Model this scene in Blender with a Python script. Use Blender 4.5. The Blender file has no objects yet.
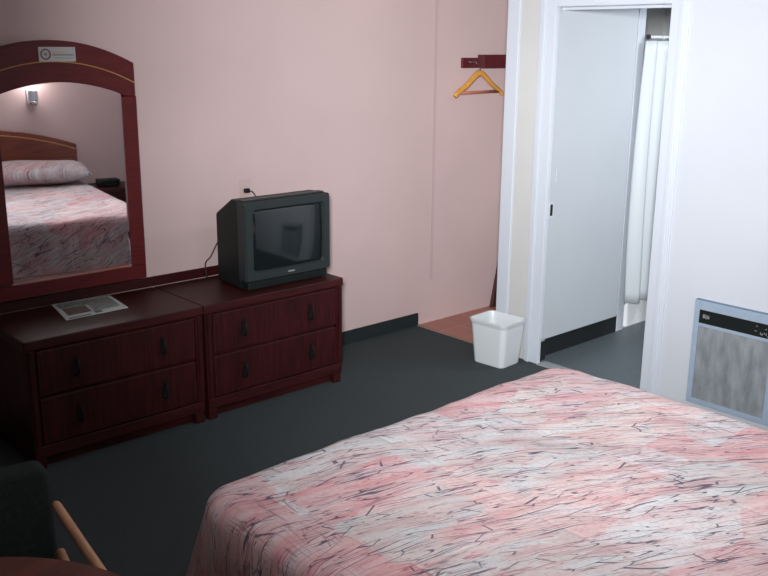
import bpy, bmesh, math, random
from mathutils import Vector, Matrix
random.seed(7)
C = bpy.context.scene.collection
S = bpy.context.scene
PI = math.pi

# ------------------------------------------------------------------ camera
cam_d = bpy.data.cameras.new('camera'); cam = bpy.data.objects.new('camera', cam_d); C.objects.link(cam); S.camera = cam
yaw, pit, rol = [math.radians(a) for a in (42.27, 14.786, 0.485)]
F = Vector((math.sin(yaw)*math.cos(pit), math.cos(yaw)*math.cos(pit), -math.sin(pit)))
R0 = Vector((math.cos(yaw), -math.sin(yaw), 0)); U0 = R0.cross(F)
R1 = R0*math.cos(rol)+U0*math.sin(rol); U1 = -R0*math.sin(rol)+U0*math.cos(rol)
M = Matrix((R1, U1, -F)).transposed().to_4x4(); M.translation = Vector((0, -4.276, 1.835))
cam.matrix_world = M
cam_d.sensor_width = 36; cam_d.lens = 927.77*36/768; cam_d.clip_start = 0.02

# ------------------------------------------------------------------ world, lights, exposure
w = bpy.data.worlds.new('world'); S.world = w; w.use_nodes = True
w.node_tree.nodes['Background'].inputs[0].default_value = (0.8, 0.88, 1, 1)
w.node_tree.nodes['Background'].inputs[1].default_value = 0.3
S.view_settings.view_transform = 'Standard'; S.view_settings.look = 'None'
S.view_settings.gamma = 1; S.view_settings.use_curve_mapping = False
S.view_settings.exposure = 0.12
def area(name, loc, size, power, col, rot=(0, 0, 0), size_y=None, spread=None):
    d = bpy.data.lights.new(name, 'AREA'); d.energy = power; d.color = col; d.size = size
    if size_y: d.shape = 'RECTANGLE'; d.size_y = size_y
    if spread: d.spread = spread
    o = bpy.data.objects.new(name, d); o.location = loc; o.rotation_euler = rot; C.objects.link(o); return o
def aim(o, t): o.rotation_euler = (Vector(t)-o.location).to_track_quat('-Z', 'Y').to_euler()
k = area('added_camera_side_light', (-0.15, -4.38, 2.05), 0.3, 69, (0.96, 0.99, 1.0), spread=math.radians(64)); aim(k, (4.6, -1.0, 1.45))  # flash-like light added beside the camera, aimed at the far right
pd = bpy.data.lights.new('added_overbed_light', 'POINT'); pd.energy = 6.5; pd.color = (1, .99, .98); pd.shadow_soft_size = .14  # unseen point light added over the bed to brighten bed and walls
po = bpy.data.objects.new('added_overbed_light', pd); po.location = (2.65, -3.3, 1.98); C.objects.link(po)
area('bathroom_lamp_light', (5.4, -2.0, 2.33), 0.6, 24, (0.88, 0.94, 1.0))

# ------------------------------------------------------------------ helpers
def tag(o, label=None, cat=None, group=None, kind=None):
    if label: o['label'] = label
    if cat: o['category'] = cat
    if group: o['group'] = group
    if kind: o['kind'] = kind
    return o
def thing(name, label, cat, loc, rz=0, group=None):
    o = bpy.data.objects.new(name, None); C.objects.link(o); o.location = loc; o.rotation_euler = (0, 0, rz)
    o.empty_display_size = .05
    return tag(o, label, cat, group)
def obj(name, bm, m, parent=None, smooth=False, bev=0, seg=2, loc=None):
    me = bpy.data.meshes.new(name); bmesh.ops.recalc_face_normals(bm, faces=bm.faces[:]); bm.to_mesh(me); bm.free()
    me.materials.append(m)
    if smooth: me.polygons.foreach_set('use_smooth', [True]*len(me.polygons))
    o = bpy.data.objects.new(name, me); C.objects.link(o)
    if parent is not None: o.parent = parent
    if loc: o.location = loc
    if bev:
        b = o.modifiers.new('bevel', 'BEVEL'); b.width = bev; b.segments = seg; b.limit_method = 'ANGLE'; b.angle_limit = .6
        b.harden_normals = False
    return o
def box(bm, x0, x1, y0, y1, z0, z1):
    v = [bm.verts.new((x, y, z)) for x in (x0, x1) for y in (y0, y1) for z in (z0, z1)]
    for f in ((0,1,3,2),(4,6,7,5),(0,4,5,1),(2,3,7,6),(0,2,6,4),(1,5,7,3)): bm.faces.new([v[i] for i in f])
def bx(*a):
    bm = bmesh.new()
    for i in range(0, len(a), 6): box(bm, *a[i:i+6])
    return bm
def prism(bm, pts, h0, h1, plane='xz'):
    f = {'xz': lambda p, h: (p[0], h, p[1]), 'xy': lambda p, h: (p[0], p[1], h), 'yz': lambda p, h: (h, p[0], p[1])}[plane]
    a = [bm.verts.new(f(p, h0)) for p in pts]; b = [bm.verts.new(f(p, h1)) for p in pts]; n = len(pts)
    bm.faces.new(a); bm.faces.new(b[::-1])
    for i in range(n): bm.faces.new((a[i], b[i], b[(i+1) % n], a[(i+1) % n]))
def loft(bm, rings, cap0=True, cap1=True):
    vs = [[bm.verts.new(p) for p in r] for r in rings]; n = len(rings[0])
    for a, b in zip(vs, vs[1:]):
        for i in range(n): bm.faces.new((a[i], a[(i+1) % n], b[(i+1) % n], b[i]))
    if cap0: bm.faces.new(vs[0][::-1])
    if cap1: bm.faces.new(vs[-1])
def rrect(x0, x1, y0, y1, r, z, n=5):
    pts = []
    for cx, cy, a0 in ((x1-r, y1-r, 0), (x0+r, y1-r, 90), (x0+r, y0+r, 180), (x1-r, y0+r, 270)):
        for i in range(n+1):
            a = math.radians(a0+90*i/n); pts.append((cx+r*math.cos(a), cy+r*math.sin(a), z))
    return pts
def tube(bm, pts, r, n=10, flat=1.0):
    pts = [Vector(p) for p in pts]; rings = []; prev = None
    rs = r if isinstance(r, (list, tuple)) else [r]*len(pts)
    for i, p in enumerate(pts):
        t = (pts[min(i+1, len(pts)-1)]-pts[max(i-1, 0)]).normalized()
        if prev is None:
            prev = t.orthogonal().normalized()
        prev = (prev-t*prev.dot(t)).normalized(); q = t.cross(prev)
        rings.append([p+rs[i]*(math.cos(2*PI*k/n)*prev+flat*math.sin(2*PI*k/n)*q) for k in range(n)])
    loft(bm, rings)
def lathe(bm, prof, n=24, c=(0, 0)):
    loft(bm, [[(c[0]+r*math.cos(2*PI*k/n), c[1]+r*math.sin(2*PI*k/n), z) for k in range(n)] for r, z in prof])
def spline(pts, n=8):
    P = [Vector(p) for p in pts]; P = [2*P[0]-P[1]]+P+[2*P[-1]-P[-2]]; out = []
    for i in range(1, len(P)-2):
        for k in range(n):
            t = k/n; a, b, c, d = P[i-1:i+3]
            out.append(.5*((2*b)+(c-a)*t+(2*a-5*b+4*c-d)*t*t+(3*b-a-3*c+d)*t**3))
    out.append(P[-2]); return out
def srgb(r, g, b): return tuple(((c/255)/12.92 if c <= 10 else (((c/255)+.055)/1.055)**2.4) for c in (r, g, b))+(1,)

# ------------------------------------------------------------------ materials
def mat(name, col, rough=.5, metal=0, spec=.5, noise=0, nscale=20, bump=0, bscale=200, stretch=None, coat=0):
    m = bpy.data.materials.new(name); m.use_nodes = True; nt = m.node_tree; b = nt.nodes['Principled BSDF']
    b.inputs['Roughness'].default_value = rough; b.inputs['Metallic'].default_value = metal
    b.inputs['Specular IOR Level'].default_value = spec; b.inputs['Base Color'].default_value = col
    b.inputs['Coat Weight'].default_value = coat
    tc = nt.nodes.new('ShaderNodeTexCoord'); mp = nt.nodes.new('ShaderNodeMapping'); nt.links.new(tc.outputs['Object'], mp.inputs[0])
    if stretch: mp.inputs['Scale'].default_value = stretch
    if noise:
        n = nt.nodes.new('ShaderNodeTexNoise'); n.inputs['Scale'].default_value = nscale; n.inputs['Detail'].default_value = 5
        nt.links.new(mp.outputs[0], n.inputs['Vector'])
        r = nt.nodes.new('ShaderNodeValToRGB'); nt.links.new(n.outputs['Fac'], r.inputs[0])
        r.color_ramp.elements[0].position = .3; r.color_ramp.elements[1].position = .7
        r.color_ramp.elements[0].color = tuple(c*(1-noise) for c in col[:3])+(1,)
        r.color_ramp.elements[1].color = tuple(min(1, c*(1+noise)) for c in col[:3])+(1,)
        nt.links.new(r.outputs[0], b.inputs['Base Color'])
    if bump:
        n2 = nt.nodes.new('ShaderNodeTexNoise'); n2.inputs['Scale'].default_value = bscale; n2.inputs['Detail'].default_value = 3
        nt.links.new(mp.outputs[0], n2.inputs['Vector'])
        bp = nt.nodes.new('ShaderNodeBump'); bp.inputs['Strength'].default_value = bump; bp.inputs['Distance'].default_value = .01
        nt.links.new(n2.outputs['Fac'], bp.inputs['Height']); nt.links.new(bp.outputs[0], b.inputs['Normal'])
    return m
M_pink = mat('pink_wall_paint', (0.58, 0.435, 0.43, 1), .75, noise=.05, nscale=1.3, bump=.03, bscale=90)
M_white = mat('white_wall_paint', (0.47, 0.49, 0.54, 1), .6, noise=.02, nscale=2, bump=.03, bscale=80)
M_beige = mat('cream_wall_paint', (0.47, 0.465, 0.46, 1), .7, noise=.03, nscale=3)
M_trim = mat('gloss_white_trim', (0.49, 0.52, 0.58, 1), .35)
M_door = mat('white_door_paint', (0.43, 0.46, 0.50, 1), .45, noise=.02, nscale=3)
M_ceil = mat('ceiling_paint', (0.75, 0.74, 0.73, 1), .9)
M_carpet = mat('dark_green_grey_carpet', (0.058, 0.069, 0.073, 1), .95, spec=.15, noise=.25, nscale=260, bump=.6, bscale=500)
M_vinyl = mat('grey_vinyl', (0.085, 0.105, 0.115, 1), .45, noise=.08, nscale=30)
M_cove = mat('black_cove_base', (0.012, 0.014, 0.016, 1), .5)
M_wood = mat('dark_cherry_wood', (0.036, 0.005, 0.005, 1), .45, noise=.45, nscale=5, stretch=(1, 6, 14), spec=.3)
M_woodv = mat('dark_cherry_wood_upright_grain', (0.033, 0.004, 0.005, 1), .48, noise=.5, nscale=5, stretch=(14, 6, 1), spec=.25)
M_headw = mat('cherry_headboard_wood', (0.16, 0.035, 0.018, 1), .35, noise=.4, nscale=5, stretch=(1, 6, 12), coat=.3)
M_frame = mat('mirror_frame_wood', (0.10, 0.010, 0.011, 1), .45, spec=.3, noise=.2, nscale=6, stretch=(1, 6, 12), coat=.0)
M_gold = mat('gold_inlay', (0.62, 0.33, 0.12, 1), .35, metal=.3)
M_mirror = mat('mirror_glass', (0.93, 0.90, 0.91, 1), .015, metal=1)
M_blackpl = mat('black_plastic', (0.007, 0.009, 0.009, 1), .5, spec=.25, bump=.1, bscale=900)
M_greypl = mat('charcoal_plastic', (0.021, 0.028, 0.029, 1), .42, spec=.35)
M_screen = mat('tv_glass', (0.006, 0.009, 0.010, 1), .08, spec=.8)
M_silver = mat('silver_print', (0.4, 0.42, 0.42, 1), .4, metal=.4)
M_darkmetal = mat('dark_handle_metal', (0.005, 0.004, 0.004, 1), .5, spec=.3)
M_paper = mat('paper_white', (0.50, 0.53, 0.52, 1), .6)
M_paperink = mat('paper_grey_print', (0.12, 0.15, 0.15, 1), .7, noise=.4, nscale=60)
M_paperred = mat('paper_brown_print', (0.13, 0.09, 0.08, 1), .7, noise=.5, nscale=70)
M_basket = mat('white_plastic', (0.57, 0.60, 0.62, 1), .35)
M_heat = mat('blue_grey_enamel', (0.27, 0.33, 0.42, 1), .4, noise=.05, nscale=20)
M_heatd = mat('blue_grey_edge', (0.10, 0.17, 0.24, 1), .4)
M_lightwood = mat('pale_beech_wood', (0.50, 0.27, 0.15, 1), .45, noise=.2, nscale=8, stretch=(8, 1, 8))
M_hanger = mat('yellow_hanger_wood', (0.62, 0.30, 0.06, 1), .4, noise=.15, nscale=15)
M_barred = mat('reddish_hanger_bar', (0.45, 0.15, 0.10, 1), .45)
M_chrome = mat('chrome', (0.75, 0.76, 0.78, 1), .2, metal=1)
M_uph = mat('dark_grey_upholstery', (0.020, 0.027, 0.027, 1), .9, spec=.2, noise=.2, nscale=90, bump=.3, bscale=500)
M_table = mat('brown_table_wood', (0.10, 0.022, 0.013, 1), .4, noise=.4, nscale=6, stretch=(1, 8, 1))
M_outlet = mat('outlet_plate', (0.55, 0.42, 0.40, 1), .4)
M_cable = mat('black_cable', (0.02, 0.008, 0.008, 1), .5)
M_curtain = mat('white_shower_curtain', (0.46, 0.49, 0.52, 1), .45)
M_tub = mat('white_enamel', (0.80, 0.82, 0.84, 1), .2)
M_stick1 = mat('label_silver', (0.42, 0.42, 0.42, 1), .4)
M_mattress = mat('mattress_ticking', (0.6, 0.58, 0.55, 1), .8)
M_rail = mat('dark_maroon_board', (0.085, 0.012, 0.016, 1), .4, noise=.2, nscale=10)
M_glow = bpy.data.materials.new('lit_diffuser'); M_glow.use_nodes = True
M_glow.node_tree.nodes['Principled BSDF'].inputs['Emission Color'].default_value = (1, .96, .92, 1)
M_glow.node_tree.nodes['Principled BSDF'].inputs['Emission Strength'].default_value = 1.5

def tile_mat():
    m = mat('terracotta_tile', (0.4, 0.14, 0.1, 1), .4); nt = m.node_tree; b = nt.nodes['Principled BSDF']
    tc = nt.nodes['Texture Coordinate']; br = nt.nodes.new('ShaderNodeTexBrick'); nt.links.new(tc.outputs['Object'], br.inputs['Vector'])
    br.offset = 0; br.inputs['Scale'].default_value = 1; br.inputs['Brick Width'].default_value = .2; br.inputs['Row Height'].default_value = .2
    br.inputs['Mortar Size'].default_value = .004
    br.inputs['Color1'].default_value = (0.42, 0.17, 0.13, 1); br.inputs['Color2'].default_value = (0.36, 0.14, 0.11, 1); br.inputs['Mortar'].default_value = (0.45, 0.26, 0.2, 1)
    nt.links.new(br.outputs['Color'], b.inputs['Base Color']); return m
M_tile = tile_mat()

def grille_mat():
    m = mat('brushed_grille', (0.24, 0.26, 0.28, 1), .45, metal=.2, noise=.25, nscale=9, stretch=(1, 3, 1)); nt = m.node_tree; b = nt.nodes['Principled BSDF']
    tc = nt.nodes['Texture Coordinate']
    wv = nt.nodes.new('ShaderNodeTexWave'); wv.bands_direction = 'Y'; wv.inputs['Scale'].default_value = 40; nt.links.new(tc.outputs['Object'], wv.inputs['Vector'])
    bp = nt.nodes.new('ShaderNodeBump'); bp.inputs['Strength'].default_value = .35; bp.inputs['Distance'].default_value = .004
    nt.links.new(wv.outputs['Fac'], bp.inputs['Height']); nt.links.new(bp.outputs[0], b.inputs['Normal']); return m
M_grille = grille_mat()

def coverlet_mat():
    m = bpy.data.materials.new('patchwork_coverlet'); m.use_nodes = True; nt = m.node_tree; N = nt.nodes; L = nt.links
    b = N['Principled BSDF']; b.inputs['Roughness'].default_value = .75; b.inputs['Specular IOR Level'].default_value = .25
    b.inputs['Sheen Weight'].default_value = .1
    uv = N.new('ShaderNodeUVMap'); uv.uv_map = 'cloth'
    def mapping(sx, sy, rot=0, off=(0, 0)):
        k = N.new('ShaderNodeMapping'); k.inputs['Scale'].default_value = (sx, sy, 1); k.inputs['Rotation'].default_value = (0, 0, rot)
        k.inputs['Location'].default_value = (off[0], off[1], 0); return k
    def noise(v, sc, det=3, dist=0):
        n = N.new('ShaderNodeTexNoise'); n.inputs['Scale'].default_value = sc; n.inputs['Detail'].default_value = det; n.inputs['Distortion'].default_value = dist
        L.new(v, n.inputs['Vector']); return n
    def math_(op, a, b_=None, c=None):
        n = N.new('ShaderNodeMath'); n.operation = op
        for i, x in enumerate((a, b_, c)):
            if x is None: continue
            if isinstance(x, (int, float)): n.inputs[i].default_value = x
            else: L.new(x, n.inputs[i])
        return n.outputs[0]
    def mix(f, a, c):
        n = N.new('ShaderNodeMix'); n.data_type = 'RGBA'
        for s, x in ((n.inputs[0], f), (n.inputs[6], a), (n.inputs[7], c)):
            if hasattr(x, 'links') or hasattr(x, 'is_output'): L.new(x, s)
            else: s.default_value = x
        return n.outputs[2]
    def ramp(x, lo, hi, inv=False):
        r = N.new('ShaderNodeMapRange'); r.interpolation_type = 'SMOOTHSTEP'; L.new(x, r.inputs[0]); r.inputs[1].default_value = lo; r.inputs[2].default_value = hi
        r.inputs[3].default_value = 1 if inv else 0; r.inputs[4].default_value = 0 if inv else 1; return r.outputs[0]
    # warped cloth coordinates
    wn = noise(uv.outputs[0], 3.2, 3); wv = N.new('ShaderNodeVectorMath'); wv.operation = 'MULTIPLY_ADD'
    L.new(wn.outputs['Color'], wv.inputs[0]); wv.inputs[1].default_value = (.08, .06, 0); L.new(uv.outputs[0], wv.inputs[2])
    sw = N.new('ShaderNodeSeparateXYZ'); L.new(wv.outputs[0], sw.inputs[0])
    du = math_('SUBTRACT', sw.outputs[0], 1.05)
    cw_ = N.new('ShaderNodeCombineXYZ'); L.new(sw.outputs[0], cw_.inputs[0]); L.new(math_('ADD', sw.outputs[1], math_('MULTIPLY', math_('MULTIPLY', du, du), .21)), cw_.inputs[1]); W = cw_.outputs[0]
    # patches
    mp = mapping(2.6, 4.4); L.new(uv.outputs[0], mp.inputs[0])
    vo = N.new('ShaderNodeTexVoronoi'); vo.distance = 'CHEBYCHEV'; vo.inputs['Scale'].default_value = 1; vo.inputs['Randomness'].default_value = .75; L.new(mp.outputs[0], vo.inputs['Vector'])
    sp = N.new('ShaderNodeSeparateColor'); L.new(vo.outputs['Color'], sp.inputs[0])
    cr = N.new('ShaderNodeValToRGB'); cr.color_ramp.interpolation = 'CONSTANT'; L.new(sp.outputs[0], cr.inputs[0])
    cols = [(0, (0.60, 0.30, 0.32)), (.18, (0.46, 0.45, 0.46)), (.40, (0.62, 0.44, 0.44)), (.52, (0.60, 0.60, 0.63)), (.74, (0.64, 0.57, 0.55)), (.88, (0.60, 0.40, 0.43))]
    e = cr.color_ramp.elements; e[0].color = cols[0][1]+(1,); e[1].position = cols[1][0]; e[1].color = cols[1][1]+(1,)
    for p, c in cols[2:]:
        k = e.new(p); k.color = c+(1,)
    # brushed variation
    ms = mapping(3.6, 13); L.new(W, ms.inputs[0]); nb = noise(ms.outputs[0], 1.3, 6)
    cr2 = N.new('ShaderNodeValToRGB'); L.new(nb.outputs['Fac'], cr2.inputs[0])
    e = cr2.color_ramp.elements; e[0].position = .32; e[0].color = (0.50, 0.20, 0.22, 1); e[1].position = .60; e[1].color = (0.55, 0.56, 0.59, 1)
    k = e.new(.50); k.color = (0.60, 0.47, 0.46, 1)
    base = mix(.50, cr.outputs[0], cr2.outputs[0])
    # drawn crackle lines, stretched along the bed width
    def crackle(sx, sy, th, sc=1, off=(0, 0)):
        k = mapping(sx, sy, 0, off); L.new(W, k.inputs[0])
        v = N.new('ShaderNodeTexVoronoi'); v.feature = 'DISTANCE_TO_EDGE'; v.inputs['Scale'].default_value = sc; L.new(k.outputs[0], v.inputs['Vector'])
        return ramp(v.outputs['Distance'], th*.35, th, True)
    def contour(sx, sy, k_, th, off):
        k = mapping(sx, sy, 0, off); L.new(W, k.inputs[0]); n = noise(k.outputs[0], 1, 1.6, .1)
        f = math_('PINGPONG', math_('MULTIPLY', n.outputs['Fac'], k_), .5)
        return ramp(f, th*.4, th, True)
    def mask(sx, sy, off, lo, hi):
        k = mapping(sx, sy, 0, off); L.new(W, k.inputs[0]); return ramp(noise(k.outputs[0], 1, 2).outputs['Fac'], lo, hi)
    l1 = math_('MULTIPLY', contour(3.0, 30, 8.0, .09, (1, 2)), mask(4.5, 14, (4, 1), .42, .52))
    l1b = math_('MULTIPLY', crackle(5.0, 27, .019, 1, (7, 2)), mask(4, 9, (9, 5), .44, .52))
    l2 = math_('MULTIPLY', contour(3.6, 34, 8.0, .10, (11, 5)), mask(5, 22, (2, 8), .45, .55))
    l3 = math_('MULTIPLY', contour(34, 3.0, 7.0, .10, (2, 9)), math_('MULTIPLY', ramp(sp.outputs[1], .66, .70), mask(9, 5, (5, 5), .42, .55)))
    col = mix(math_('MULTIPLY', l2, .7), base, (0.32, 0.07, 0.12, 1))
    l1 = math_('MAXIMUM', l1, l1b)
    col = mix(math_('MULTIPLY', l1, .92), col, (0.06, 0.045, 0.085, 1))
    col = mix(math_('MULTIPLY', l3, .5), col, (0.13, 0.08, 0.10, 1))
    fp = noise(uv.outputs[0], 75, 2, .4); col = mix(math_('MULTIPLY', ramp(fp.outputs['Fac'], .50, .64), .22), col, (0.28, 0.20, 0.23, 1))
    L.new(col, b.inputs['Base Color'])
    # stitched seams + puckers
    sx = N.new('ShaderNodeSeparateXYZ'); L.new(uv.outputs[0], sx.inputs[0])
    fx = math_('PINGPONG', sx.outputs[0], .23); fy = math_('PINGPONG', sx.outputs[1], .36)
    seam = math_('MINIMUM', ramp(fx, 0, .014), ramp(fy, 0, .014))
    pk = mapping(1, 1); L.new(W, pk.inputs[0]); fine = noise(pk.outputs[0], 38, 4, .6)
    hsum = math_('ADD', math_('MULTIPLY', seam, .45), math_('MULTIPLY', fine.outputs['Fac'], .9))
    hsum = math_('SUBTRACT', hsum, math_('MULTIPLY', math_('ADD', l1, l3), .35))
    bp = N.new('ShaderNodeBump'); bp.inputs['Strength'].default_value = .55; bp.inputs['Distance'].default_value = .006
    L.new(hsum, bp.inputs['Height']); L.new(bp.outputs[0], b.inputs['Normal'])
    return m
M_cover = coverlet_mat()

# ------------------------------------------------------------------ setting
W = 4.19; YB = -4.47; XL = -1.3; H = 2.42; X2 = 6.7; YJ = -1.037; YK = -1.731
def struct(name, bm, m, label=None, **k):
    o = obj(name, bm, m, **k); o['kind'] = 'structure'
    if label: o['label'] = label
    return o
struct('floor', bx(XL-.1, W, YB-.1, .1, -.1, 0), M_carpet, 'dark green-grey bedroom carpet')
struct('floor.001', bx(W, 5.2, -.69, .1, -.1, 0), M_tile, 'small area of terracotta floor tiles in the closet nook')
struct('floor.002', bx(W+.0, X2, -2.8, -.95, -.1, -.001), M_vinyl, 'grey vinyl bathroom floor')
struct('ceiling', bx(XL-.1, X2+.1, YB-.1, .1, H, H+.1), M_ceil)
struct('wall_back', bx(XL-.1, 5.2, 0, .1, 0, H), M_pink, 'pale pink wall behind the dresser and television')
struct('wall_front', bx(XL-.1, W+.1, YB-.1, YB, 0, H), M_pink, 'pink wall behind the headboard')
struct('wall_left', bx(XL-.1, XL, YB, 0, 0, H), M_pink)
struct('wall_right', bx(W, W+.1, YB, YK-.02, 0, H, W, W+.1, YK-.02, -.996, 2.05, H), M_white, 'white wall holding the heater and the bathroom doorway')
struct('wall_partition', bx(W, W+.1, -.996, -.93, 0, H, W, 5.16, -.95, -.69, 0, H), M_beige, 'cream wall strip between the closet nook and the bathroom door')
struct('wall_closet', bx(5.1, 5.2, -.69, 0, 0, H), M_pink)
struct('wall_bathroom', bx(5.16, X2, -.14, -.06, 0, H, X2, X2+.1, -2.9, -.06, 0, H, W+.1, X2, -2.9, -2.8, 0, H, 5.2, 5.22, -.69, -.14, .0, H), M_beige, 'grey-white bathroom wall')
# baseboards
struct('baseboard_back', bx(XL, W-.002, -.014, 0, 0, .085), mat('dark_carpet_edging', (.018, .024, .026, 1), .9, spec=.15), 'dark carpet strip baseboard under the pink wall')
struct('baseboard_left', bx(XL, XL+.014, YB, -.014, 0, .085), M_carpet)
struct('baseboard_bathroom', bx(W+.1, 5.085, -.965, -.95, 0, .115, W+.012, W+.1, -1.006, -.997, 0, .115), M_cove, 'black cove base behind the open bathroom door')
# seam on back wall
def seam():
    bm = bmesh.new(); box(bm, 4.318, 4.324, -.004, 0, .30, H); box(bm, 4.300, 4.318, -.002, 0, .3, H); return bm
struct('trim_1', seam(), mat('pink_seam', (0.50, 0.36, 0.37, 1), .7), 'thin vertical wall joint strip beside the closet nook')
# corner trim, casing, jamb
struct('trim_2', bx(W-.012, W+.11, -.785, -.697, 0, H), M_trim, 'white corner board at the end of the partition', bev=.004)
def casing(y_out, y_in):
    bm = bmesh.new(); box(bm, W-.012, W, min(y_out, y_in), max(y_out, y_in), 0, 2.10)
    s = .016 if y_in > y_out else -.016
    box(bm, W-.022, W-.012, *(sorted((y_out+s*1.2, y_out+s*2.8))), 0, 2.10); return bm
struct('trim_3', casing(-.928, YJ), M_trim, 'left white casing of the bathroom doorway', bev=.003)
struct('trim_4', casing(-1.83, YK), M_trim, 'right white casing of the bathroom doorway', bev=.003)
struct('trim_5', bx(W-.0125, W, YK, YJ, 2.032, 2.10, W-.020, W-.0125, YK, YJ, 2.075, 2.09), M_trim, 'white head casing over the bathroom doorway', bev=.003)
struct('trim_6', bx(W, W+.012, YJ, YJ+.04, 0, 2.05, W, W+.1, YK-.02, YK, 0, 2.05, W, W+.1, YK, YJ, 2.03, 2.05,
                    W+.045, W+.06, YK, YJ, 2.015, 2.03), M_trim, 'white door jamb lining', bev=.002)
struct('trim_7', bx(W-.02, W+.06, YK, YJ, 0, .006), mat('pale_threshold', (0.30, 0.32, 0.33, 1), .4), 'grey threshold strip in the doorway')
struct('trim_8', bx(W-.012, W+.012, -.676, 0, 0, .004), mat('tile_edge', (0.30, 0.17, 0.14, 1), .5), 'edge strip between carpet and tiles')
struct('trim_9', bx(5.085, 5.16, -.968, -.95, 0, H), M_trim, 'white corner trim beside the bathtub', bev=.003)

# bathroom door leaf
d = bpy.data.objects.new('door_1', None); C.objects.link(d); d.location = (W+.015, -1.0, .145)
tag(d, 'white flush bathroom door standing open into the bathroom', kind='structure')
obj('door_leaf', bx(0, .765, -.037, 0, 0, 1.895), M_door, d, bev=.002)
obj('latch_plate', bx(.008, .044, -.0385, -.036, .730, .820), M_trim, d)
o = obj('latch_hole', bx(.014, .036, -.0395, -.0375, .742, .808), M_cove, d); o['label'] = 'small black latch cut-out'
bm = bmesh.new(); box(bm, .050, .056, -.043, -.037, .93, 1.01); obj('pull_strip', bm, M_door, d, bev=.001)

# ------------------------------------------------------------------ bathtub, curtain, rod
bt = thing('bathtub', 'white bathtub behind the shower curtain in the bathroom', 'bathtub', (5.2, -.945, 0))
def tub():
    bm = bmesh.new(); x0, x1, y0, y1 = .025, 1.49, 0, .79
    loft(bm, [rrect(x0, x1, y0, y1, .02, 0), rrect(x0, x1, y0, y1, .02, .36), rrect(x0, x1, y0, y1, .03, .38),
              rrect(x0+.06, x1-.06, y0+.06, y1-.06, .12, .38), rrect(x0+.1, x1-.12, y0+.09, y1-.09, .12, .20), rrect(x0+.18, x1-.2, y0+.15, y1-.15, .1, .07)])
    return bm
# keep the tub clear of the closet side wall
obj('tub_shell', tub(), M_tub, bt, smooth=False)
def curtain():
    bm = bmesh.new(); n = 120; m = 26; g = []
    for j in range(m+1):
        z = 1.862-(1.862-.20)*j/m; row = []
        for i in range(n+1):
            u = i/n; x = 5.085+.02*(1-j/m)+u*.95
            a = .026*(.75+.4*j/m); y = -1.015+a*math.sin(u*48+.9*math.sin(j*.12))+.008*math.sin(u*23+j*.1) - .01*(j/m)
            row.append(bm.verts.new((x, y, z)))
        g.append(row)
    for j in range(m):
        for i in range(n): bm.faces.new((g[j][i], g[j][i+1], g[j+1][i+1], g[j+1][i]))
    return bm
c = obj('shower_curtain', curtain(), M_curtain, smooth=True); tag(c, 'white shower curtain hanging in folds in front of the bathtub', 'curtain')
so = c.modifiers.new('thick', 'SOLIDIFY'); so.thickness = .002
rd = thing('curtain_rod', 'thin white shower rod above the curtain', 'rod', (5.145, -1.0, 1.885))
bm = bmesh.new(); tube(bm, [(0, 0, 0), (1.54, 0, 0)], .009, 12); obj('rod', bm, M_trim, rd, smooth=True)
bm = bmesh.new(); tube(bm, [(-.005, 0, 0), (.010, 0, 0)], .015, 14); o = obj('end_cap', bm, M_cove, rd); o['label'] = 'dark end cap'
for k in range(9):
    bm = bmesh.new(); cx = .04+k*.112
    pts = [(cx, .018*math.cos(a), -.012+.022*math.sin(a)) for a in [2*PI*i/14 for i in range(15)]]
    tube(bm, pts, .0018, 6); obj('curtain_ring', bm, M_chrome, rd)

# ------------------------------------------------------------------ dressers
def dresser(x0, x1, label):
    t = thing('dresser', label, 'dresser', ((x0+x1)/2, -.26, 0), group='pair of long low dressers'); h = (x1-x0)/2-.002
    y0, y1 = -.24, .235
    bm = bx(-h+.012, h-.012, y0+.018, y1, .062, .555); obj('body', bm, M_woodv, t, bev=.002)
    obj('top_panel', bx(-h, h, y0-.005, y1+.012, .557, .60), M_wood, t, bev=.005)
    obj('plinth', bx(-h+.01, h-.01, y0+.0, y1, .058, .112, -h+.03, h-.03, y0+.05, y1-.02, 0, .058), M_wood, t, bev=.003)
    for s in (-1, 1):
        a, b_ = sorted((s*(h-.006), s*(h-.046)))
        obj('stile', bx(a, b_, y0-.0, y0+.017, .114, .554, a+.012, b_-.012, y0-.006, y0-.001, .114, .554), M_woodv, t, bev=.002)
        obj('foot', bx(*sorted((s*(h-.012), s*(h-.06))), y0+.006, y0+.046, 0, .057), M_wood, t, bev=.003)
    for k, (z0, z1) in enumerate(((.118, .330), (.342, .548))):
        d = obj('drawer', bx(-h+.05, h-.05, y0-.002, y0+.016, z0, z1), M_woodv, t, bev=.006, seg=3)
        for s in (-1, 1):
            px = s*.212; zc = (z0+z1)/2
            bm = bmesh.new()
            prism(bm, [(px+.016*math.sin(a)*(1+.25*math.cos(3*a)), zc+.052*math.cos(a)) for a in [2*PI*i/20 for i in range(20)]], y0-.006, y0-.002)
            tube(bm, spline([(px, y0-.006, zc+.034), (px, y0-.024, zc+.022), (px, y0-.028, zc-.01), (px, y0-.022, zc-.03), (px, y0-.006, zc-.036)], 5), .0045, 8)
            obj('handle', bm, M_darkmetal, d)
    return t
dresser(1.374, 2.2515, 'dark cherry dresser under the arched mirror with papers on it')
dresser(2.2515, 3.130, 'dark cherry dresser on the right, with the television on top')
o = obj('back_ledge', bx(1.374, 3.130, -.012, -.001, .601, .652), M_wood, bev=.002)
tag(o, 'dark wooden ledge strip along the wall behind the dresser tops', 'ledge')

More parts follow.
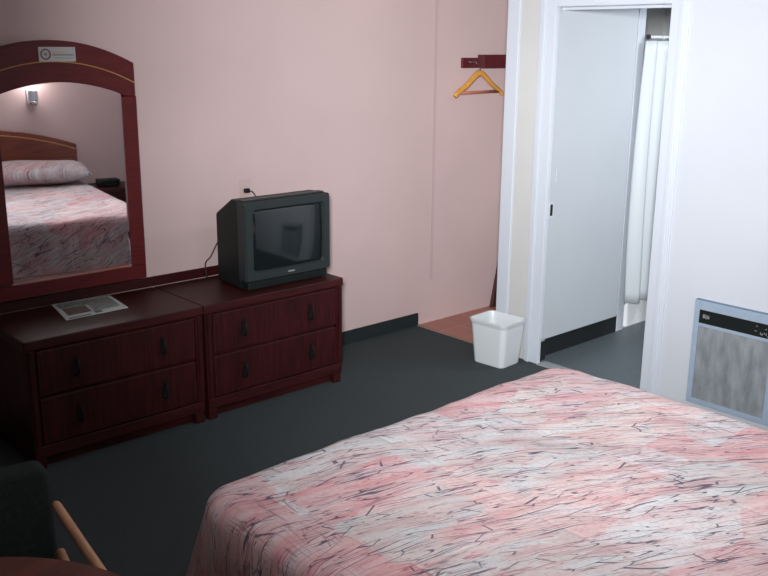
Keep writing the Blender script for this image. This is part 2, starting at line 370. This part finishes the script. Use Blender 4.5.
# ------------------------------------------------------------------ arched mirror
mr = thing('wall_mirror', 'arched dark wood framed mirror above the left dresser', 'mirror', (1.788, 0, 0))
YF = -.066; CX = 0.0; HO = .405; ARC = .643
def za(x, top): return top-ARC*x*x
def arch_piece():
    bm = bmesh.new(); n = 28; w = HO-.006
    xs = [-w+2*w*i/n for i in range(n+1)]
    lo = lambda x: max(za(x-.02, 1.662), 1.575) if abs(x) < w else 1.575
    pts = [(x, za(x, 1.836)) for x in xs]
    low = []
    for x in reversed(xs):
        low.append((x, za(x-.02, 1.650) if -.29 <= x <= .336 else 1.578))
    prism(bm, pts+low, YF, -.004); return bm
obj('arch_rail', arch_piece(), M_frame, mr, bev=.003)
obj('side_rail', bx(.326, HO, YF+.004, -.004, .738, 1.577), M_frame, mr, bev=.003)
obj('side_rail', bx(-HO, -.266, YF+.004, -.004, .738, 1.577), M_frame, mr, bev=.003)
obj('bottom_rail', bx(-HO, HO, YF+.004, -.004, .668, .737), M_frame, mr, bev=.003)
bm = bmesh.new()
tube(bm, [(x, YF-.0005, za(x, 1.742)) for x in [-.398+.796*i/30 for i in range(31)]], .0027, 6)
o = obj('inlay_line', bm, M_gold, mr); o['label'] = 'thin gold inlay line'
bm = bmesh.new(); tube(bm, [(-.275, YF+.001, .744), (.322, YF+.001, .744)], .003, 6); obj('bottom_bead', bm, M_gold if 0 else M_barred, mr)
# mirror glass, seated slightly askew in its deep frame
def glass():
    bm = bmesh.new(); n = 24; a, b_ = -.266, .326; t = math.radians(5.3)
    outline = [(a, .737), (b_, .737)]+[(b_+(a-b_)*i/n, za(b_+(a-b_)*i/n-.02, 1.654)) for i in range(n+1)]
    cx = (a+b_)/2; yc = -.033
    def P(p, dy, k=1): 
        q = cx+(p[0]-cx)*k; return (q, yc-(q-cx)*math.tan(t)+dy, 1.2+(p[1]-1.2)*k)
    f = [bm.verts.new(P(p, -.0003, .975)) for p in outline]; g = [bm.verts.new(P(p, 0)) for p in outline]
    h = [bm.verts.new(P(p, .0035)) for p in outline]; m_ = len(outline)
    bm.faces.new(f)
    for i in range(m_):
        j = (i+1) % m_; bm.faces.new((g[i], g[j], f[j], f[i])); bm.faces.new((h[i], h[j], g[j], g[i]))
    bm.faces.new(h[::-1]); return bm
obj('mirror_glass', glass(), M_mirror, mr)
# sticker on the arch
st = obj('label_plate', bx(-.062, .110, YF-.002, YF, 1.742, 1.806), M_stick1, mr); st['label'] = 'small silver-grey label plate with a round emblem'
bm = bmesh.new(); cxs, czs = -.030, 1.774
def ring(bm, r0, r1, y, cx, cz, n=28):
    prs = [(r0, y), (r1, y), (r1, y-.0008), (r0, y-.0008)]
    vs = [[bm.verts.new((cx+r*math.cos(2*PI*k/n), yy, cz+r*math.sin(2*PI*k/n))) for r, yy in prs] for k in range(n)]
    for k in range(n):
        for i in range(4): bm.faces.new((vs[k][i], vs[k][(i+1) % 4], vs[(k+1) % n][(i+1) % 4], vs[(k+1) % n][i]))
ring(bm, .0185, .0245, YF-.002, cxs, czs); o = obj('emblem_ring', bm, mat('maroon_print', (.10, .05, .06, 1), .5), st)
bm = bmesh.new(); ring(bm, .0135, .016, YF-.002, cxs, czs); obj('emblem_inner_ring', bm, mat('ochre_print', (.42, .30, .18, 1), .5), st)
bm = bmesh.new()
prism(bm, [(cxs+(.010 if i % 2 else .0055)*math.cos(i*PI/5+.3), czs+(.010 if i % 2 else .0055)*math.sin(i*PI/5+.3)) for i in range(10)], YF-.0028, YF-.002)
obj('emblem_star', bm, mat('grey_print', (.16, .15, .16, 1), .5), st)
obj('gold_text_line', bx(.004, .060, YF-.0026, YF-.002, 1.777, 1.787), mat('gold_print', (.50, .36, .22, 1), .5), st)
obj('dark_text_line', bx(.000, .100, YF-.0026, YF-.002, 1.769, 1.7735), mat('slate_print', (.12, .15, .18, 1), .5), st)
obj('lower_text_line', bx(.010, .056, YF-.0026, YF-.002, 1.755, 1.760, .062, .098, YF-.0026, YF-.002, 1.755, 1.760), mat('pale_blue_print', (.26, .33, .38, 1), .5), st)

# ------------------------------------------------------------------ television
tv = thing('television', 'charcoal tube television standing on the right dresser', 'television', (2.815, -.44, .603), 0)
def bezel():
    bm = bmesh.new(); x0, x1, z0, z1 = -.267, .280, .046, .458
    def rr(x0, x1, z0, z1, r, y): return [(p[0], y, p[1]) for p in [(q[0], q[1]) for q in rrect(x0, x1, z0, z1, r, 0, 4)]]
    loft(bm, [rr(x0, x1, z0, z1, .012, .07), rr(x0, x1, z0, z1, .012, .012), rr(x0+.008, x1-.008, z0+.006, z1-.008, .012, 0),
              rr(-.222, .236, .090, .418, .018, 0), rr(-.214, .228, .098, .410, .02, .016)], cap0=True, cap1=False)
    return bm
obj('front_bezel', bezel(), M_greypl, tv)
def scr():
    bm = bmesh.new(); n, m = 24, 18; g = []
    for j in range(m+1):
        row = []
        for i in range(n+1):
            u = -1+2*i/n; v = -1+2*j/m
            row.append(bm.verts.new((.007+.223*u, .016-.012*(1-.5*u*u-.5*v*v)+.002, .254+.160*v)))
        g.append(row)
    for j in range(m):
        for i in range(n): bm.faces.new((g[j][i], g[j][i+1], g[j+1][i+1], g[j+1][i]))
    r = bmesh.ops.extrude_face_region(bm, geom=bm.faces[:]); 
    bmesh.ops.translate(bm, verts=[v for v in r['geom'] if isinstance(v, bmesh.types.BMVert)], vec=(0, .012, 0))
    return bm
obj('screen', scr(), M_screen, tv, smooth=True)
def shell():
    bm = bmesh.new(); rings = []
    for y, xs, z0, z1 in ((.07, .265, .004, .462), (.14, .262, .004, .460), (.285, .255, .006, .375), (.34, .17, .03, .33), (.40, .13, .06, .28)):
        rings.append([(p[0], y, p[1]) for p in [(q[0], q[1]) for q in rrect(-xs, xs, z0, z1, .014, 0, 3)]])
    loft(bm, rings); return bm
obj('rear_shell', shell(), M_blackpl, tv)
obj('top_lip', bx(-.258, .258, .03, .071, .4585, .466), M_greypl, tv, bev=.002)
obj('lower_skirt', bx(-.250, .262, .012, .069, .002, .045), M_blackpl, tv, bev=.006)
obj('brand_mark', bx(-.008, .034, -.0012, 0, .068, .075), M_silver, tv)
obj('control_flap', bx(-.12, .12, .010, .012, .012, .040), M_blackpl, tv)

cb = bmesh.new(); tube(cb, spline([(2.70, -.018, .84), (2.67, -.018, .81), (2.635, -.018, .765), (2.60, -.018, .71), (2.565, -.018, .675), (2.55, -.05, .607), (2.50, -.06, .606)], 8), .0035, 8)
tag(obj('hanging_cable', cb, M_cable, smooth=True), 'dark cable drooping down the wall behind the left side of the television', 'cable')
ot = thing('wall_outlet', 'small wall outlet with a plug just above the television', 'outlet', (2.842, 0, 1.05))
obj('cover_plate', bx(-.036, .036, -.006, -.0005, -.058, .058), M_outlet, ot, bev=.003)
pl = thing('power_plug', 'black plug and cord pushed into the wall outlet above television', 'plug', (2.842, -.007, 1.045))
obj('plug_body', bx(-.012, .018, -.024, .0, -.012, .012), M_blackpl, pl, bev=.004)
bm = bmesh.new(); tube(bm, spline([(.012, -.02, 0), (.035, -.026, -.012), (.06, -.022, -.06), (.05, -.02, -.15)], 6), .0035, 8); obj('cord', bm, M_cable, pl, smooth=True)

# ------------------------------------------------------------------ papers on the dresser
pp = thing('brochure', 'printed paper brochure lying on the left dresser', 'brochure', (0, 0, .6015))
def quad(bm, P, z0, z1): prism(bm, P, z0, z1, 'xy')
A, B, D, E_ = Vector((1.705, -.018)), Vector((1.995, -.045)), Vector((1.962, -.300)), Vector((1.650, -.312))
def lerp2(u, v): p = (A*(1-u)+B*u)*(1-v)+(E_*(1-u)+D*u)*v; return (p.x, p.y)
def patch(u0, u1, v0, v1): return [lerp2(u0, v0), lerp2(u0, v1), lerp2(u1, v1), lerp2(u1, v0)]
bm = bmesh.new(); quad(bm, patch(0, 1, 0, 1), 0, .003); obj('sheet', bm, M_paper, pp)
bm = bmesh.new(); quad(bm, patch(.06, .94, .06, .36), .003, .0036); quad(bm, patch(.50, .94, .36, .74), .003, .0036); obj('grey_print', bm, mat('photo_grey', (.20, .21, .20, 1), .6, noise=.4, nscale=40), pp)
bm = bmesh.new(); quad(bm, patch(.08, .46, .38, .80), .003, .0036); obj('picture_print', bm, M_paperred, pp)
bm = bmesh.new(); quad(bm, patch(.48, .92, .76, .80), .003, .0036); quad(bm, patch(.48, .60, .82, .95), .003, .0036); quad(bm, patch(.05, .40, .93, .99), .003, .0036); obj('text_print', bm, M_paperink, pp)

# ------------------------------------------------------------------ wastebasket
wb = thing('wastebasket', 'white plastic wastebasket standing beside the bathroom doorway', 'wastebasket', (4.03, -.845, 0), math.radians(4))
def basket():
    bm = bmesh.new(); a, b_, t = .088, .105, .003; ta, tb = .115, .135; h = .272
    R_ = lambda a, b_, r, z: rrect(-a, a, -b_, b_, r, z, 6)
    loft(bm, [R_(a, b_, .03, .001), R_(a+.003, b_+.003, .03, .006), R_(ta-.006, tb-.006, .035, h-.03), R_(ta-.005, tb-.005, .035, h-.028),
              R_(ta+.003, tb+.003, .04, h-.008), R_(ta+.004, tb+.004, .04, h), R_(ta-.004, tb-.004, .036, h), R_(ta-.010, tb-.010, .032, h-.03), R_(a-.003, b_-.003, .028, .008)])
    return bm
obj('basket_body', basket(), M_basket, wb, bev=0, smooth=False)

# ------------------------------------------------------------------ coat rail, hanger, leaning board
cr_ = thing('coat_rail', 'dark maroon coat rail board on the pink closet wall', 'coat rail', (4.8, 0, 1.715))
obj('wall_board', bx(-.255, .30, -.022, -.001, -.033, .032), M_rail, cr_, bev=.002)
obj('thick_board', bx(-.118, .30, -.085, -.024, -.033, .052), M_rail, cr_, bev=.002)
bm = bmesh.new(); tube(bm, [(-.19, -.027, .006), (-.135, -.027, .009)], .004, 8); tube(bm, [(-.16, -.022, .008), (-.16, -.05, .004), (-.16, -.06, -.010)], .003, 8)
obj('coat_hook', bm, M_chrome, cr_)
bm = bmesh.new(); tube(bm, [(-.124, -.054, -.034), (-.124, -.054, -.041)], .003, 8); obj('screw_eye', bm, M_chrome, cr_)
hg = thing('clothes_hanger', 'yellow wooden clothes hanger hanging from the coat rail', 'hanger', (4.676, -.054, 1.645), math.radians(3))
def arm(s):
    bm = bmesh.new(); L = .245
    top = spline([(0, 0, .008), (.05*s, 0, -.014), (.13*s, 0, -.070), (L*.88*s, 0, -.115), (L*s, 0, -.138)], 6)
    n = len(top); rs = [.021-.006*(i/(n-1)) for i in range(n)]
    tube(bm, top, rs, 12, .85); return bm
obj('shoulder', arm(-1), M_hanger, hg, smooth=True); obj('shoulder', arm(1), M_hanger, hg, smooth=True)
bm = bmesh.new(); tube(bm, [(-.205, 0, -.118), (.205, 0, -.118)], .0095, 8); o = obj('trouser_bar', bm, M_barred, hg, smooth=True); o['label'] = 'reddish lower bar'
bm = bmesh.new(); tube(bm, spline([(0, 0, .01), (-.006, 0, .020), (0, .0, .030), (.006, .0, .022)], 6), .0018, 8); obj('hook', bm, M_chrome, hg)
bm = bmesh.new()
prism(bm, [(4.895, .0), (5.03, .0), (5.085, .80), (5.070, .80)], -.045, -.02)
lb = obj('leaning_board', bm, mat('very_dark_brown_wood', (0.055, 0.018, 0.018, 1), .5), bev=.003)
tag(lb, 'narrow dark brown board leaning in the closet nook corner', 'board')

# ------------------------------------------------------------------ wall heater
ht = thing('wall_heater', 'blue-grey metal wall heater with a black control strip', 'heater', (W, -2.013, .068))
h0, h1, wd = 0, .545, .455
def hbox(y0, y1, z0, z1, x0, x1): return bx(x0, x1, -y1, -y0, z0, z1)
obj('outer_frame', bx(-.022, -.001, -wd, -.0, 0, .545), M_heatd, ht, bev=.003)
bm = bmesh.new()
for a in ((.003, .030, .003, .542), (wd-.048, wd-.003, .003, .542), (.0302, wd-.0482, .003, .030), (.0302, wd-.0482, .497, .542), (.0302, wd-.0482, .412, .428)):
    box(bm, -.034, -.0225, -a[1], -a[0], a[2], a[3])
obj('front_frame', bm, M_heat, ht, bev=.002)
obj('control_strip', bx(-.029, -.0225, -wd+.010, -.030, .4285, .4965), M_blackpl, ht)
gr = obj('grille', bx(-.028, -.0225, -wd+.0485, -.0305, .0305, .4115), M_grille, ht)
bm = bmesh.new()
for k, (a, h_) in enumerate(((.050, .020), (.056, .020), (.064, .020), (.072, .018), (.080, .018))):
    box(bm, -.0302, -.029, -a-.0035, -a, .455, .455+h_)
for a, z in ((.052, .474), (.064, .456), (.072, .464)): box(bm, -.0302, -.029, -a-.008, -a, z-.0015, z+.0015)
o = obj('maker_mark', bm, M_silver, ht); o['label'] = 'small pale lettering mark'
for a, z, r in ((.335, .478, .012), (.395, .478, .011)):
    bm = bmesh.new(); tube(bm, [(-.029, -a, z), (-.040, -a, z), (-.041, -a, z)], [r, r*.85, r*.6], 16); kb = obj('control_knob', bm, M_blackpl, ht)
    obj('knob_pointer', bx(-.0425, -.0412, -a-.0015, -a+.0015, z, z+r*.6), M_silver, kb)
bm = bmesh.new()
for a, z, ww, hh in ((.320, .452, .010, .003), (.348, .440, .003, .012), (.356, .438, .004, .010), (.366, .446, .003, .008), (.376, .440, .003, .014), (.384, .436, .020, .003), (.372, .470, .006, .004), (.385, .470, .002, .020), (.415, .450, .002, .028)):
    box(bm, -.0302, -.029, -a-ww, -a, z, z+hh)
obj('dial_markings', bm, M_silver, ht)

# ------------------------------------------------------------------ bed
BX0, BX1, BYF, BYH = 1.20, 2.90, -2.13, -4.37
bed = thing('bed', 'large bed with a pink and grey patchwork coverlet', 'bed', ((BX0+BX1)/2, (BYF+BYH)/2, 0))
def bo(name, bm, m, **k):
    o = obj(name, bm, m, **k); o.parent = bed; o.matrix_parent_inverse = Matrix.Translation(-bed.location); return o
bm = bmesh.new(); loft(bm, [rrect(BX0+.05, BX1-.05, BYH+.01, BYF-.05, .08, z) for z in (.34, .572)]); bo('mattress', bm, M_mattress, bev=.02, seg=3)
bm = bmesh.new(); loft(bm, [rrect(BX0+.06, BX1-.06, BYH+.01, BYF-.06, .04, z) for z in (.14, .338)]); bo('box_spring', bm, M_mattress, bev=.01)
for x in (BX0+.15, BX1-.15):
    for y in (BYH+.15, BYF-.2): bo('leg', bx(x-.03, x+.03, y-.03, y+.03, 0, .138), M_wood)
def cover():
    bm = bmesh.new(); uvl = bm.loops.layers.uv.new('cloth'); uvs = {}
    cx, cy = (BX0+BX1)/2, BYF-.8
    # outline of the top: left side, foot (rounded corners), right side; profile runs inward -> over the edge -> down
    rc = .13; path = []   # (point on inset core, outward normal, arc position)
    def corner(ccx, ccy, a0, a1, n):
        return [((ccx, ccy), (math.cos(math.radians(a0+(a1-a0)*i/n)), math.sin(math.radians(a0+(a1-a0)*i/n)))) for i in range(n+1)]
    x0, x1, yf, yh = BX0+rc, BX1-rc, BYF-rc, BYH+.005
    n = 60
    path += [((x0, yh+(yf-yh)*i/n), (-1, 0)) for i in range(n)]
    path += corner(x0, yf, 180, 90, 22)
    path += [((x0+(x1-x0)*i/n, yf), (0, 1)) for i in range(1, n)]
    path += corner(x1, yf, 90, 0, 22)
    path += [((x1, yf+(yh-yf)*i/n), (1, 0)) for i in range(1, n+1)]
    prof = []  # (outset from core, z, arclen)
    for i in range(8): prof.append((rc*.62*i/7, 0))
    er = .05
    for i in range(1, 9):
        a = PI/2*i/8; prof.append((rc-er+er*math.sin(a), -(er-er*math.cos(a))))
    zt = .610; nd = 26
    for i in range(1, nd+1): prof.append((rc, -er-(zt-.035-er)*i/nd))
    rows = []; s_arc = 0
    for k, ((px, py), (nx, ny)) in enumerate(path):
        row = []; L = 0; last = None
        ang = math.atan2(ny, nx)
        cw = max(0, 1-abs(abs(ang-PI/2)-PI/4)/(PI/4)) if (abs(nx) > .02 and abs(ny) > .02) else 0
        for q, (o_, dz) in enumerate(prof):
            drop = max(0, (-dz-er)/(zt-er)); flare = drop*(.035+.14*cw**1.0)
            fold = drop*(.012*math.sin(px*21+py*17+ang*9)+.006*math.sin(px*47-py*39+1.3))
            o2 = o_+flare+fold
            x, y = px+nx*o2, py+ny*o2
            sag = .010*math.sin(x*3.1+1)*math.sin(y*2.7)+.006*math.sin(x*7.3+y*5.1)
            edge = -.004*(o_/rc)**2 if dz == 0 else -.004
            z = zt+dz+edge+sag*(1-drop)*(1-.7*min(1,o_/rc))
            if last: L += math.hypot(o_-last[0], dz-last[1])
            last = (o_, dz)
            v = bm.verts.new((x, y, max(z, .02))); uvs[v] = (px+nx*L, py+ny*L); row.append(v)
        rows.append(row)
    for a, b_ in zip(rows, rows[1:]):
        for q in range(len(prof)-1):
            if (a[q].co-b_[q].co).length < 1e-7 and q == 0:
                bm.faces.new((a[q], a[q+1], b_[q+1])); continue
            bm.faces.new((a[q], a[q+1], b_[q+1], b_[q]))
    # central field
    nx_, ny_ = 60, 60; g = []
    for j in range(ny_+1):
        r = []
        for i in range(nx_+1):
            x = x0+(x1-x0)*i/nx_; y = yh+(yf-yh)*j/ny_
            z = zt+.010*math.sin(x*3.1+1)*math.sin(y*2.7)+.006*math.sin(x*7.3+y*5.1)
            v = bm.verts.new((x, y, z)); uvs[v] = (x, y); r.append(v)
        g.append(r)
    for j in range(ny_):
        for i in range(nx_): bm.faces.new((g[j][i], g[j][i+1], g[j+1][i+1], g[j+1][i]))
    for f in bm.faces:
        for l in f.loops: l[uvl].uv = uvs[l.vert]
    bmesh.ops.remove_doubles(bm, verts=bm.verts[:], dist=.0004)
    return bm
cv = bo('coverlet', cover(), M_cover, smooth=True)
so = cv.modifiers.new('thick', 'SOLIDIFY'); so.thickness = .008; so.offset = -1
tx = bpy.data.textures.new('wrinkle', 'CLOUDS'); tx.noise_scale = .16; tx.noise_depth = 3
dm = cv.modifiers.new('wrinkle', 'DISPLACE'); dm.texture = tx; dm.strength = .012; dm.texture_coords = 'GLOBAL'; dm.mid_level = .5

def headboard():
    bm = bmesh.new(); n = 30; a, b_ = BX0-.02, BX1+.02; cx = (a+b_)/2; hw = (b_-a)/2
    top = [(a+(b_-a)*i/n, 1.065-.16*((a+(b_-a)*i/n-cx)/hw)**2) for i in range(n+1)]
    prism(bm, [(a, .20)]+top+[(b_, .20)], -4.455, -4.405); return bm, cx, hw
hb, hcx, hhw = headboard(); hbo = bo('headboard', hb, M_headw, bev=.006, seg=3)
bm = bmesh.new(); tube(bm, [(hcx+hhw*.985*t, -4.402, 1.02-.16*(.985*t)**2) for t in [-1+2*i/30 for i in range(31)]], .004, 6); 
o = bo('headboard_inlay', bm, M_gold); o['label'] = 'thin gold inlay line'
def pillow_bm(hx, hy, hz):
    bm = bmesh.new(); uvl = bm.loops.layers.uv.new('cloth'); n = 36; m = 18; top = []; 
    def grid(sg):
        g = []
        for j in range(m+1):
            r = []
            for i in range(n+1):
                u = -1+2*i/n; v = -1+2*j/m
                e = (max(0, 1-abs(u)**7))**.5*(max(0, 1-abs(v)**2.6))**.6
                x = hx*u*(1-.03*abs(v)); y = hy*v*(1-.06*u*u)
                z = sg*hz*e*(1+.08*math.sin(u*9+v*3))
                r.append(bm.verts.new((x, y, z)))
            g.append(r)
        for j in range(m):
            for i in range(n): bm.faces.new((g[j][i], g[j][i+1], g[j+1][i+1], g[j+1][i]))
    grid(1); grid(-1); bmesh.ops.remove_doubles(bm, verts=bm.verts[:], dist=.0005)
    for f in bm.faces:
        for l in f.loops: l[uvl].uv = (l.vert.co.x+4, l.vert.co.y*1.3+l.vert.co.z)
    return bm
p = obj('pillow', pillow_bm(.88, .27, .092), M_cover, smooth=True, loc=(2.04, -4.03, .716)); p.rotation_euler = (math.radians(-4), 0, 0)
tag(p, 'long pink patterned pillow against the headboard', 'pillow')

# ------------------------------------------------------------------ nightstand, clock radio, wall sconce
ns = thing('nightstand', 'dark cherry nightstand beside the headboard, seen in the mirror', 'nightstand', (3.24, -4.25, 0))
obj('body', bx(-.235, .235, -.20, .185, .05, .492), M_wood, ns, bev=.003)
obj('top_panel', bx(-.25, .25, -.205, .205, .493, .525), M_wood, ns, bev=.004)
obj('plinth', bx(-.21, .21, -.18, .16, 0, .049), M_wood, ns)
for z0, z1 in ((.07, .27), (.28, .48)):
    d = obj('drawer', bx(-.215, .215, .186, .202, z0, z1), M_woodv, ns, bev=.004)
    bm = bmesh.new(); tube(bm, spline([(-.05, .202, (z0+z1)/2), (-.03, .222, (z0+z1)/2-.006), (.03, .222, (z0+z1)/2-.006), (.05, .202, (z0+z1)/2)], 5), .004, 8); obj('handle', bm, M_darkmetal, d)
ck = thing('clock_radio', 'black clock radio on the nightstand, seen in the mirror', 'clock radio', (3.14, -4.23, .5265), math.radians(3))
obj('case', bx(-.10, .10, -.07, .07, .003, .062), M_blackpl, ck, bev=.008, seg=3)
obj('display', bx(-.07, .07, .0705, .072, .015, .048), M_screen, ck)
sl = bpy.data.lights.new('sconce_light', 'POINT'); sl.energy = 3.2; sl.color = (1, .97, .93); sl.shadow_soft_size = .03
so_ = bpy.data.objects.new('sconce_light', sl); so_.location = (2.565, YB+.11, 1.50); C.objects.link(so_)
sc = thing('wall_sconce', 'small white reading lamp on the headboard wall, seen in the mirror', 'wall lamp', (2.565, YB, 1.335))
sc.scale = (1.3, 1.2, 1.3)
obj('back_plate', bx(-.03, .03, .001, .015, -.045, .055), M_trim, sc, bev=.003)
bm = bmesh.new(); tube(bm, [(0, .015, .03), (0, .05, .03)], .008, 8); obj('arm', bm, M_chrome, sc)
bm = bmesh.new(); lathe(bm, [(.018, .055), (.030, .050), (.034, -.015), (.031, -.015), (.027, .045)], 20, (0, .082)); obj('lamp_shade', bm, M_trim, sc, smooth=False)
bm = bmesh.new(); lathe(bm, [(.028, -.012), (.032, -.035), (.022, -.05), (.004, -.052)], 20, (0, .082)); obj('lamp_cup', bm, M_chrome, sc, smooth=True)

# ------------------------------------------------------------------ armchair and round table
ac = thing('armchair', 'dark upholstered armchair with pale wooden arms beside round table', 'armchair', (.545, -2.12, 0), math.radians(-7))
bm = bmesh.new()
loft(bm, [[(p[0], y+.10*(p[1]-.3), p[1]) for p in [(q[0], q[1]) for q in rrect(-.322, .322, .335, .706, .032, 0, 5)]] for y in (.185, .265)])
obj('backrest', bm, M_uph, ac, bev=.018, seg=4)
bm = bmesh.new(); loft(bm, [rrect(-.265, .265, -.30, .14, .05, z) for z in (.33, .44)]); obj('seat', bm, M_uph, ac, bev=.02, seg=3)
obj('seat_frame', bx(-.26, .26, -.29, .16, .285, .328), M_lightwood, ac, bev=.004)
for s in (-1, 1):
    x = s*.318
    bm = bmesh.new(); tube(bm, spline([(x-.0*s, .160, .612), (x, .150, .614), (x, -.05, .602), (x, -.27, .590), (x, -.30, .575)], 6), .0125, 12, 1.15); obj('armrest', bm, M_lightwood, ac, smooth=True)
    bm = bmesh.new(); tube(bm, spline([(x, -.295, .580), (x, -.305, .40), (x, -.315, 0.0)], 6), .016, 10); obj('leg', bm, M_lightwood, ac, smooth=True)
    bm = bmesh.new(); tube(bm, spline([(s*.27, .20, .35), (s*.27, .23, .18), (s*.27, .27, 0.0)], 6), .016, 10); obj('leg', bm, M_lightwood, ac, smooth=True)
    bm = bmesh.new(); tube(bm, [(x, .175, .47), (x, -.295, .30)], .014, 10); obj('side_stretcher', bm, M_lightwood, ac, smooth=True)
    bm = bmesh.new(); tube(bm, [(x, -.1, .372), (s*.25, -.1, .31)], .010, 8); obj('bracket', bm, M_lightwood, ac)
tb = thing('round_table', 'round reddish brown wooden table at the lower left', 'table', (.325, -2.735, 0))
bm = bmesh.new(); lathe(bm, [(.455, .703), (.462, .712), (.462, .732), (.455, .740)], 72); obj('tabletop', bm, M_table, tb, bev=0)
bm = bmesh.new(); lathe(bm, [(.05, .03), (.045, .2), (.035, .4), (.045, .64), (.16, .702)], 24); obj('pedestal', bm, M_table, tb, smooth=True)
for k in range(4):
    a = PI/4+k*PI/2; bm = bmesh.new()
    tube(bm, spline([(.03*math.cos(a), .03*math.sin(a), .10), (.16*math.cos(a), .16*math.sin(a), .06), (.30*math.cos(a), .30*math.sin(a), .018)], 5), .017, 8); obj('foot', bm, M_table, tb, smooth=True)

# ------------------------------------------------------------------ out of frame: bathroom lamp, and made-up housings for the added lights
t = thing('ceiling_lamp', 'round white ceiling lamp in the bathroom', 'lamp', (5.4, -2.0, H)); r = .16
bm = bmesh.new(); lathe(bm, [(r, -.001), (r, -.03), (r-.01, -.035)], 32); obj('housing', bm, M_trim, t)
bm = bmesh.new(); lathe(bm, [(r-.02, -.036), (r-.03, -.055), (r-.08, -.068), (.01, -.072)], 32); obj('diffuser', bm, M_glow, t, smooth=True)
t = thing('added_overbed_fixture', 'made-up pendant fixture for the added light above the bed', 'lamp', (2.65, -3.3, H))  # invented fixture, so the added overhead point light has a holder
bm = bmesh.new(); lathe(bm, [(.05, -.001), (.045, -.02), (.012, -.03)], 20); obj('canopy', bm, M_trim, t)
bm = bmesh.new(); tube(bm, [(0, 0, -.03), (0, 0, -.25)], .004, 8); obj('stem', bm, M_trim, t)
bm = bmesh.new(); lathe(bm, [(.012, -.245), (.022, -.255), (.022, -.29), (.016, -.29)], 16); obj('socket', bm, M_trim, t)
t = thing('added_light_housing', 'made-up white spotlight housing for the added camera-side light', 'lamp', (-.15, YB, 2.05))  # invented housing behind the added camera-side light
obj('back_plate', bx(-.06, .06, .001, .012, -.06, .06), M_trim, t, bev=.003)
bm = bmesh.new(); lathe(bm, [(.03, -.02), (.05, .0), (.05, .02)], 20); obj('lamp_head', bm, M_trim, t, loc=(0, .05, .02))
